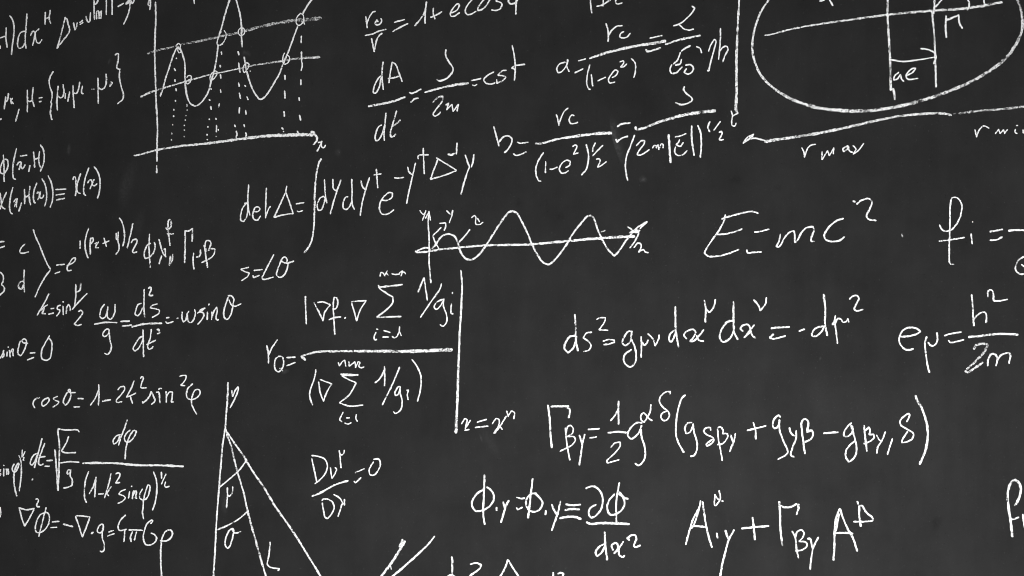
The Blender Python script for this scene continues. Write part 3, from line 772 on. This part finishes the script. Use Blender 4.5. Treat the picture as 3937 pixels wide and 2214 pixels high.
- letter: 2280 900 2300 970 ; 2300 960 2340 900 2375 920 2368 998
# orbit_formula|formula||chalk formula r over r equals 1 plus e cos, running off the picture's upper edge
@ 1360 0
- letter: 148 205 158 260 165 345 ; 162 290 200 200 235 150 268 138
- digit: 290 240 265 290 285 308 325 295 345 250 335 230 ; 285 250 300 270
- fraction_bar: 142 438 230 420 310 385 400 362
- letter: 220 475 238 560 252 640 ; 255 640 280 510 315 440 352 410
- equals_sign: 502 275 628 240 ; 482 390 560 345 670 290
- digit w=23: 900 20 885 150 882 288 ; 890 130 830 230 755 318
- plus_sign: 988 100 985 170 1005 235 ; 950 215 1020 185 1090 145
- letter: 1210 160 1280 120 1312 60 1290 45 1230 100 1195 170 1205 200 1250 195 1310 155
- letter: 1480 -20 1410 60 1380 130 1400 175 1440 178 1515 140
- letter: 1625 -25 1590 20 1540 90 1535 128 1580 120 1640 70 1690 -20
- letter: 1780 -15 1760 10 1830 40 1825 90 1770 128 1705 122
- letter w=24: 1925 -20 1915 20 1940 45 1990 40 2030 -10 ; 2015 -20 2008 80 2005 175
# area_formula|formula||chalk formula dA over dt equals a fraction with 2m, ending in cst
- letter: 345 930 300 975 250 1080 240 1145 270 1150 310 1090 340 960 ; 362 765 350 900 352 1000 365 1108
- letter: 475 770 455 880 435 1025 ; 475 768 520 800 560 900 600 1010 ; 425 972 500 960 555 942
- fraction_bar w=26>34 a=.9: 182 1315 400 1275 530 1240 632 1200
- letter: 345 1545 300 1580 265 1690 270 1740 300 1735 350 1660 380 1560 ; 400 1398 385 1550 375 1650 378 1738
- letter a=.9: 530 1372 490 1510 455 1640 460 1695 490 1690 520 1660 ; 485 1565 530 1530 575 1485
- equals_sign w=24: 690 1142 715 1155 760 1140 832 1102 ; 708 1265 760 1220 800 1215
- letter w=24: 1140 615 1138 680 1175 760 1225 830 1230 870 1190 935 1120 985 1060 998 1030 982
- fraction_bar w=24>34 a=.88: 880 1142 1050 1095 1250 1050 1415 1030
- digit: 980 1265 1050 1200 1105 1190 1095 1250 1030 1340 985 1410 1000 1435 1040 1420 1075 1385
- letter w=19: 1140 1300 1175 1275 1150 1360 ; 1150 1360 1215 1290 1230 1380 ; 1230 1380 1295 1290 1280 1375
- equals_sign: 1455 998 1575 970 ; 1470 1050 1495 1060 1525 1042
- letter: 1735 890 1660 930 1610 985 1640 1030 1700 1040 1750 1025
- letter: 1890 870 1840 875 1785 930 1860 940 1885 955 1840 1000 1770 1030 1770 985
- letter: 1962 560 1985 680 2000 820 1990 995 ; 2118 795 1990 815 1955 840 2000 858
# epsilon_formula|formula||chalk formula a equals r c over (1-e squared) equals a fraction over epsilon
@ 2080 0
- letter: 300 770 230 790 195 850 210 900 250 890 310 820 335 740 ; 330 735 318 820 350 885
- equals_sign: 462 752 552 728 ; 418 900 520 852
- letter w=22: 805 290 830 380 832 515 ; 832 440 880 370 935 325 1005 318
- letter w=22: 1025 390 990 410 970 455 1000 468 1060 460 1105 410
- fraction_bar w=28>40 a=.85: 602 722 800 655 1000 605 1250 555 1400 535 1540 505
- parenthesis: 605 800 575 920 565 1030 585 1090 612 1110
- digit: 622 920 640 1065
- minus_sign: 702 1000 800 955
- letter: 880 960 930 930 955 880 920 865 870 920 835 985 850 1025 915 1015
- digit w=19: 975 765 1020 750 1025 775 985 830 1020 825 1062 790
- parenthesis: 1118 725 1165 780 1170 870 1150 960
- equals_sign w=24: 1348 472 1498 438 ; 1300 610 1315 635 1480 592
- letter w=22: 1870 75 1905 100 1850 180 1715 295 1640 318 ; 1715 305 1760 350 1820 372 1890 360
- fraction_bar w=24>32 a=.85: 1540 550 1700 495 1850 462 1970 440
- overbar w=26: 1738 630 1780 600 1848 565
- letter w=24: 1725 650 1690 740 1640 790 ; 1740 735 1720 790 1665 805 ; 1620 800 1595 860 1620 905 1670 900 1748 830
- digit w=24: 1790 805 1850 800 1885 840 1870 890 1820 915 1770 895 1800 850
- comma: 1925 575 1970 600 1988 655
- letter: 2072 635 2110 540 2150 485 2165 500 2140 620 2100 770 2080 865
- dot w=34: 2062 872 2085 868
- letter: 2222 350 2220 500 2198 735 ; 2205 640 2260 580 2300 570 2315 610 2280 680 2250 765
# radius_formula|formula||small cropped chalk fragment at the upper edge, above the formula starting with a equals
- digit: 612 -20 615 70 630 160
- plus_sign: 770 -20 768 75 ; 690 78 760 60 860 -5
- letter: 930 -20 925 30 945 50 1005 35
# energy_root_formula|formula||chalk formula b equals r c over a bracket to the power one half, two fractions
@ 1360 300
- letter w=23: 1735 602 1760 700 1798 840 ; 1800 790 1850 730 1910 715 1958 750 1950 810 1910 880 1865 922
- equals_sign: 2025 795 2060 805 2158 793 ; 1975 938 2010 956 2060 947 2135 914
@ 2080 330
- letter: 190 355 208 420 222 490 ; 225 470 255 380 290 310 335 275
- letter: 410 370 385 360 350 410 365 462 410 465 455 450
- fraction_bar w=24>42 a=.88: -70 712 0 712 200 660 450 622 650 595 870 582
@ 1580 560
- parenthesis: 1640 85 1580 180 1545 280 1555 380 1585 435 1610 438
- digit: 1668 195 1665 335
- minus_sign: 1720 290 1745 292 1812 265
- letter: 1915 270 1965 240 1970 190 1920 180 1860 230 1838 290 1860 335 1900 338 1950 310
- parenthesis w=24: 2170 -15 2195 90 2195 190 2165 300 2110 360
@ 2080 330
- digit: 390 750 420 732 445 745 430 790 400 845 460 830
- exponent: 672 705 640 780 640 815 ; 765 735 700 800 640 865 ; 685 905 725 905 730 935 700 1005 740 990 808 938
- equals_sign w=26: 945 505 990 475 1105 458 ; 930 660 940 695 985 655 1072 622
- letter w=24: 1775 10 1765 45 1800 95 1870 155 1870 180 1800 220 1735 232 1665 208
- fraction_bar w=30>46 a=.8: 1170 508 1182 538 1260 525 1500 435 1750 365 1950 330 2155 308
- parenthesis w=22: 1158 610 1110 740 1060 870 1045 980 1055 1090 1072 1170
- digit: 1180 740 1240 680 1285 680 1275 720 1200 820 1195 855 1240 852 1340 790
- letter w=18: 1380 770 1400 740 1425 740 1430 770 ; 1430 760 1450 725 1460 790 ; 1460 770 1490 720 1510 725 1510 770
- vertical_bar w=30: 1580 605 1590 760 1605 950
- letter w=20: 1660 632 1720 620 1795 590 ; 1715 665 1700 700 1670 730 1725 745 1760 700 ; 1665 755 1655 815 1690 860 1750 855 1808 800
- vertical_bar w=25: 1865 495 1865 650 1895 860
- parenthesis w=24: 1942 490 1975 580 1985 720 1972 885
- exponent: 2090 440 2065 510 2088 570 ; 2220 440 2140 548 ; 2205 575 2235 560 2240 595 2205 660 2225 670 2258 662
# upright_line|line||long grainy upright chalk line with a hook at its foot, beside the oval
@ 2080 0
- line_stroke w=24>40 a=.8: 2455 -40 2440 250 2420 700 2420 1100 2412 1380
- hook w=19: 2412 1370 2440 1400 2372 1432 ; 2355 1372 2370 1432 2360 1492 2370 1555 2400 1558 2415 1522
# ellipse_diagram|diagram||big chalk oval crossed by a slanted line and two uprights, marked ae
@ 2820 0 2.306
- oval w=17>34 a=.8: 345 -60 310 0 240 110 195 230 170 350 168 450 190 550 240 660 330 760 480 860 650 930 850 970 1050 985
- oval w=34>24 a=.75: 1050 985 1250 975 1450 945 1650 895 1850 830 2050 750 2250 640 2400 530 2500 400 2555 270 2560 170 2540 60 2510 -10 2470 -80
- horizontal_line w=15>26 a=.8: 278 312 320 308 500 260 750 215 1000 180 1250 145 1500 115 1750 95 2080 70 2380 20
- vertical_line w=23 a=.85: 1368 -40 1365 130 1375 300 1388 530 1395 800 ; 1400 790 1420 790 1430 880
- vertical_line w=19 a=.88: 1785 -40 1780 60 1775 120 ; 1760 100 1775 250 1785 400 1790 560 1795 770
- pointer_line w=17: 1880 -40 1790 60
- arc w=17: 2070 -20 2090 40 2075 90
- tick_mark w=14: 2220 -30 2222 60
- letter w=18: 765 10 800 0 830 -30 860 10 880 50
- letter w=19: 1885 140 1880 240 1888 330 ; 1885 180 1995 135 ; 1995 130 2005 210 2030 250
- arrow_head w=17: 1660 430 1720 438 1770 460 1795 500 1775 565
- dimension_line w=18>13: 1400 530 1500 545 1600 535 1790 505
- letter w=16: 1465 640 1430 670 1420 710 1450 700 1480 660 1490 700 1510 720
- letter w=16: 1530 670 1590 640 1615 605 1580 610 1530 670 1545 700 1635 695
# maximum_arrow|arrow||long rising grainy chalk arrow under the oval with r max written below it
- arrow_shaft w=28>22 a=.78: 280 1255 400 1235 700 1190 1000 1130 1300 1060 1500 1025 1750 1005 1870 1005 1930 1022
- arrow_head w=16: 180 1190 120 1220 85 1270 ; 90 1265 170 1225 280 1245 ; 175 1195 135 1235 ; 172 1205 90 1262 ; 290 1262 400 1232
- letter w=15: 605 1310 625 1350 630 1395 ; 630 1390 660 1310 690 1285 730 1278
- letter w=14: 785 1345 785 1415 ; 785 1415 835 1335 ; 835 1335 850 1380 ; 850 1380 890 1310 885 1365
- letter w=14: 1015 1290 970 1320 975 1345 1010 1320 1020 1300 1030 1340 1055 1350
- letter w=14: 1060 1290 1085 1320 1060 1365 ; 1155 1270 1110 1330 1060 1365
# minimum_arrow|arrow||short grainy chalk arrow running off the picture's edge with r min below it
- arrow_shaft w=20 a=.7: 2000 1005 2200 980 2400 965 2640 935
- arrow_head w=12 a=.5: 1930 1012 2000 1000
- letter w=14: 2140 1150 2155 1215 ; 2155 1215 2180 1150 2220 1115 2265 1135
- letter w=14: 2320 1185 2350 1145 2365 1185 ; 2365 1180 2395 1150 2405 1185 ; 2405 1175 2430 1150
- letter w=14: 2500 1145 2495 1172 2515 1182 ; 2508 1112 2520 1110
- letter w=14: 2566 1150 2570 1180 ; 2570 1170 2600 1150
# energy_formula|formula||large chalk formula reading E = mc squared, standing alone
@ 2660 720
- letter w=25 a=.93: 415 340 395 420 330 540 250 650 180 760 158 810 200 850 280 855 420 830 580 770 ; 300 585 420 575 530 550 620 515 ; 370 390 500 350 720 300 780 305 820 320
- equals_sign w=26: 775 555 850 545 955 518 ; 680 775 690 810 760 805 860 800
- letter w=27 a=.93: 1095 580 1080 660 1045 735 ; 1045 735 1080 735 1150 620 1210 555 1265 540 1275 600 1270 680 ; 1275 685 1310 650 1350 570 1420 500 1500 485 1510 530 1475 640 1480 670 1515 668
- letter w=30 a=.95: 1875 385 1780 420 1690 500 1640 590 1650 640 1720 670 1820 660 1890 615
- digit w=28 a=.93: 2040 205 2100 160 2190 140 2230 180 2200 270 2160 360 2190 395 2280 410 ; 1995 170 2020 180
# metric_formula|formula||chalk formula ds squared equals g mu nu dx dx equals minus d tau squared
@ 2140 1100
- letter w=28 a=.9: 225 610 160 630 105 710 100 780 145 825 200 770 235 690 245 620 ; 225 350 235 500 240 680 265 800
- letter w=24 a=.93: 435 570 370 580 330 640 390 680 425 730 400 790 335 810
- digit w=24: 495 410 540 390 605 390 595 440 525 540 635 545
- equals_sign w=24: 575 680 650 660 718 670 ; 585 725 650 715 720 690
- letter w=27 a=.93: 935 560 890 560 830 640 815 700 850 735 900 700 920 640 930 570 ; 925 660 970 760 985 880 970 950 910 1000 850 960 830 890 860 830 925 785
- letter w=25: 1045 625 1050 720 1045 880 ; 1055 690 1085 735 1120 700 1130 665
- letter w=25: 1130 590 1190 650 1220 740 ; 1220 740 1260 660 1268 600
- letter w=28 a=.9: 1455 545 1400 600 1395 670 1420 695 1450 640 1475 570 ; 1470 255 1470 400 1475 540 1490 640 1508 750
- letter w=26 a=.93: 1610 650 1575 605 1610 560 1690 535 1720 570 1690 640 1650 680 ; 1820 540 1760 620 1680 685 1650 680 ; 1735 610 1760 670 1820 680
- letter w=26: 1830 175 1845 280 1840 445 ; 1850 280 1890 325 1940 270 1968 165
- letter w=30 a=.88: 2190 425 2120 440 2040 540 2020 640 2060 690 2130 660 2180 590 2200 500 ; 2190 195 2190 400 2195 560 2240 660
@ 2760 1080
- letter w=27 a=.9: 310 620 280 590 310 550 370 540 400 580 390 640 325 700 ; 450 545 390 620 330 700 ; 400 600 430 680 465 705
- letter w=26 a=.9: 445 235 500 300 525 370 ; 525 370 590 280 600 205
- equals_sign w=30: 660 585 760 575 885 570 ; 690 660 640 700 690 715 835 680
- minus_sign w=30: 1005 620 1075 595
- letter w=29 a=.9: 1310 560 1230 575 1165 640 1165 680 1210 685 1280 630 1315 560 ; 1310 165 1330 350 1325 530 1355 675
- letter w=24: 1455 430 1440 500 1415 540 1450 530 1480 470 1520 470 1550 510 1590 500 1610 465 1620 510 ; 1450 530 1465 640 1480 775
- digit w=26: 1630 225 1665 190 1720 180 1745 215 1710 290 1690 350 1720 370 1795 352
# frequency_formula|formula||chalk formula f 1 equals a fraction, cut off by the picture's edge
@ 3137 720
- letter w=25 a=.93: 1530 465 1560 520 1610 545 1690 515 1760 420 1800 310 1800 200 1750 130 1690 130 1665 200 1660 400 1655 600 1650 800 1660 940 1705 955 ; 1525 665 1620 655 1840 620
- digit w=26: 1920 575 1935 700 ; 1938 424 1940 431
- equals_sign w=28: 2155 550 2310 520 ; 2155 655 2230 650 2305 615
- fraction_bar w=36>24: 2385 537 2450 530 2640 530
- letter w=24 a=.9: 2600 845 2520 890 2475 970 2475 1030 2540 1075 2620 1060 ; 2545 955 2580 980
# stray_dot|chalk mark||tiny faint chalk dot standing alone to one side of E = mc squared
- dot w=24 a=.55: 1068 572 1072 612
# planck_formula|formula||chalk formula e mu equals h squared over 2m above a long line
@ 3137 1080
- letter w=27 a=.95: 1055 688 1140 685 1240 660 1295 622 1230 582 1140 578 1070 620 1035 690 1035 760 1080 830 1140 855 1205 840
- letter w=29 a=.93: 1370 690 1350 760 1360 900 1385 1060 1405 1130 ; 1390 760 1415 795 1450 805 1490 770 1505 700 1497 640
- equals_sign w=24: 1590 680 1640 660 1800 632 ; 1640 735 1665 760 1830 728
- letter w=27 a=.9: 1928 170 1940 300 1945 440 1955 555 ; 1950 480 1990 430 2050 390 2095 390 2110 430 2105 515
- digit w=27: 2130 195 2125 140 2150 110 2180 115 2198 160 2200 235 2240 248 2370 228
- fraction_bar w=34 a=.87: 1890 692 2000 685 2150 665 2300 655 2500 662
- digit w=40>30 a=.75: 1955 840 1980 800 2060 775 2125 790 2090 870 1990 980 1870 1090 ; 1850 1115 1880 1130 1950 1090 2065 1010
- letter w=28 a=.9: 2165 905 2130 980 2125 1050 ; 2135 960 2170 905 2220 910 2245 960 2230 1050 ; 2240 990 2290 920 2370 890 2405 905 2390 1020
# connection_formula|formula||long chalk formula gamma equals one half g times a bracket of three g terms
@ 2060 1480
- letter w=30 a=.93: 150 250 175 450 180 600 198 775 ; 190 265 410 262 ; 390 285 420 300 408 405
- letter w=23: 365 530 375 640 390 760 420 930 ; 375 590 395 520 425 500 460 530 455 590 390 640 ; 400 640 470 640 490 680 450 740 390 775 300 820
- letter w=25: 540 620 560 690 572 740 ; 605 610 575 740 555 880 538 990
- equals_sign w=25: 648 550 790 540 ; 668 655 752 642
- digit w=26: 1025 200 1022 330 1025 485 ; 1015 310 970 390 925 440
- fraction_bar w=30: 895 592 1020 578 1120 590
- digit w=25: 930 770 975 720 1045 705 1045 750 980 840 880 940 890 965 1030 925
- letter w=27: 1315 470 1260 465 1190 510 1140 590 1140 630 1180 665 1230 640 1280 580 1310 500 ; 1300 550 1310 640 1350 780 1350 900 1310 970 1270 995 1230 970
- letter w=24: 1425 240 1415 330 1380 400 1345 460 1310 440 1300 380 1330 340 1365 370 1395 410 1440 440
- letter w=24: 1660 110 1665 80 1600 90 1540 150 1530 200 1570 270 1630 320 1655 370 1630 425 1580 440 1550 400 1560 355 1620 320
- parenthesis w=28: 1850 125 1810 160 1770 270 1740 430 1735 600 1760 700 1800 780 1832 835
- letter w=26: 1930 465 1880 470 1845 540 1860 600 1900 590 1940 520 1950 480 ; 1950 500 1960 590 1990 680 1995 790 1960 870 1915 880
- letter w=24: 2165 560 2160 525 2110 530 2080 570 2110 610 2190 650 2205 680 2160 735 2115 755 2110 735 2190 670
- letter w=24: 2250 545 2265 700 2285 800 2308 935 ; 2255 530 2280 515 2320 560 2310 600 ; 2310 600 2370 600 2375 640 2320 720 2250 740
- letter w=25: 2415 620 2430 670 2445 705 ; 2470 600 2450 700 2425 760 2400 825
@ 2800 1480
- plus_sign w=27: 235 562 350 535 465 505 ; 310 465 335 550 342 668
- letter w=27 a=.93: 645 395 620 375 570 420 550 500 570 540 610 520 640 440 ; 632 430 635 560 680 690 735 820 720 860 615 920
- letter w=27: 755 530 780 600 815 630 ; 840 565 840 650 800 760 775 870 815 890
- letter w=30 a=.9: 910 550 925 680 950 850 ; 910 540 905 470 940 420 985 440 990 500 970 580 ; 970 580 1030 565 1050 600 1020 670 950 705
- minus_sign w=30: 1182 597 1360 582
- letter w=27 a=.93: 1525 470 1470 520 1430 600 1440 635 1490 630 1540 560 1535 510 ; 1520 500 1555 620 1585 750 1585 840 1540 920 1490 950 1455 890 1460 810 1510 740 1570 690
- letter w=26 a=.92: 1680 500 1695 640 1715 820 ; 1700 560 1740 520 1755 560 1745 615 ; 1745 615 1800 610 1805 650 1750 700 1680 725
- letter w=25: 1835 620 1870 680 1900 700 ; 1945 580 1900 690 1850 770 1838 845
- comma w=25: 2032 665 2000 760 1970 860
- letter w=25: 2210 455 2245 370 2230 350 2160 400 2125 450 2140 500 2220 550 2290 600 2280 660 2220 700 2150 715 2150 690 2220 575
- parenthesis w=36 a=.9: 2320 130 2330 170 2400 300 2450 450 2470 580 2460 720 2430 840 2370 980
# phi_identity_formula|formula||chalk formula phi y equals phi y, then a fraction over dx squared
@ 1760 1764
- letter w=27: 330 200 325 400 315 580 318 700 332 810 ; 360 350 390 370 440 430 445 500 400 580 320 630 230 645 180 590 180 520 240 430 330 370
- dot w=27: 480 600 482 638
- letter w=29: 562 535 580 600 ; 630 515 590 600 560 700 535 785
- equals_sign w=24: 730 475 785 490 830 485 ; 725 605 740 630 800 600
- letter w=27: 928 245 905 420 890 580 870 730 ; 975 430 920 430 860 480 845 560 880 630 940 655 1010 630 1050 550 1020 490 970 440
- dot w=27: 1092 640 1085 690
- letter w=25: 1165 565 1190 630 1225 690 ; 1270 525 1240 670 1200 780 1165 885
- identity_sign w=30: 1340 560 1400 575 1518 565 ; 1330 635 1400 620 1505 625 ; 1265 735 1380 715 1460 720 1525 745
- letter w=25: 1585 365 1650 340 1710 350 1775 420 1795 520 1770 630 1700 710 1650 725 1620 680 1640 610 1710 565
- letter w=25: 2000 295 1970 460 1960 600 1965 780 ; 1940 435 1870 520 1850 620 1890 690 1960 680 2040 620 2065 540 2040 470 1985 430 ; 2000 410 2060 480 2110 495
- fraction_bar w=34: 1595 785 1640 802 1800 795 2120 805
- letter w=26: 1820 1050 1750 1090 1705 1160 1725 1205 1780 1160 1815 1090 ; 1820 905 1825 1060 1850 1250
- letter w=25: 1920 1130 1905 1070 1950 1040 1980 1060 1980 1110 1935 1170 ; 2050 1025 1990 1110 1940 1170 ; 1990 1110 2000 1190 2040 1215 2065 1195
- digit w=25: 2125 1005 2095 985 2150 945 2200 950 2210 990 2180 1080 2200 1090 2260 1070
# tensor_formula|formula||chalk formula of two tall capital A letters joined by plus and gamma
@ 2600 1764
- letter w=28 a=.92: 300 520 285 600 210 740 160 900 118 1060 ; 290 600 230 780 190 860 ; 325 530 355 740 390 920 440 1095 ; 215 830 290 835 375 845
- letter w=23: 530 390 545 490 490 580 475 570 480 440 ; 480 450 520 500 580 525
- dot w=30: 500 920 512 980
- letter w=30 a=.95: 608 885 625 940 650 1000 ; 715 880 650 1000 610 1140 570 1300 545 1449 535 1500
- plus_sign w=30: 810 860 960 845 1145 830 ; 945 725 960 860 975 1000
- letter w=32 a=.9: 1275 530 1285 700 1290 880 1315 1065 ; 1290 580 1350 600 1430 590 1490 555 ; 1515 560 1510 620 1490 690
- letter w=26: 1435 895 1470 970 1490 1120 1512 1225 ; 1475 970 1500 900 1550 880 1580 920 1565 970 1520 1020 ; 1525 1020 1600 1030 1620 1070 1570 1120 1475 1140
- letter w=28: 1625 990 1660 990 1675 1060 1690 1110 ; 1760 970 1700 1090 1670 1230 1658 1365
- letter w=30 a=.92: 2025 615 1980 720 1960 900 1955 1100 1945 1255 ; 2015 680 1985 840 1965 920 ; 2025 615 2060 720 2120 860 2190 990 2240 1140 ; 1975 920 2080 915 2185 925
- letter w=29 a=.93: 2240 525 2250 560 ; 2265 580 2265 700 2285 835 ; 2275 590 2300 580 2350 660 2430 730 2430 760 2330 775 2195 778
# parallel_strokes|chalk mark||pair of slanting chalk strokes running off the lower edge beside the triangle fan
@ 1400 1900
- stroke w=32 a=.82: 505 580 440 690 350 830 210 1020 190 1050 ; 475 560 440 650
- stroke w=14: 325 870 335 930
- stroke w=22>32: 872 520 800 610 700 710 500 890 340 1025
# cropped_formula|formula||bottom row of chalk letters mostly cut off by the lower edge
@ 1400 1900
- letter w=28 a=.85: 1088 775 1092 880 1090 1040 ; 1030 1020 1080 998 1130 1025
- digit w=26: 1315 865 1390 850 1450 875 1430 920 1310 1010 1290 1040
- triangle_sign w=25: 1780 810 1740 920 1670 1040 ; 1785 815 1840 910 1930 1040
- letter w=26: 2340 970 2342 1040
- digit w=24: 2400 985 2430 970 2470 985 2450 1030
# edge_function_formula|formula||grainy looped chalk letter f at the picture's edge under the 2m fraction
@ 3437 1764
- letter w=38 a=.88: 1500 575 1550 480 1570 380 1550 300 1490 262 1440 310 1412 400 1412 540 1430 680 1450 820 1465 960
- letter w=24: 1455 748 1490 742 1545 722
- digit w=26: 1595 685 1605 780 1625 880
"""
build_writing(WRITING)
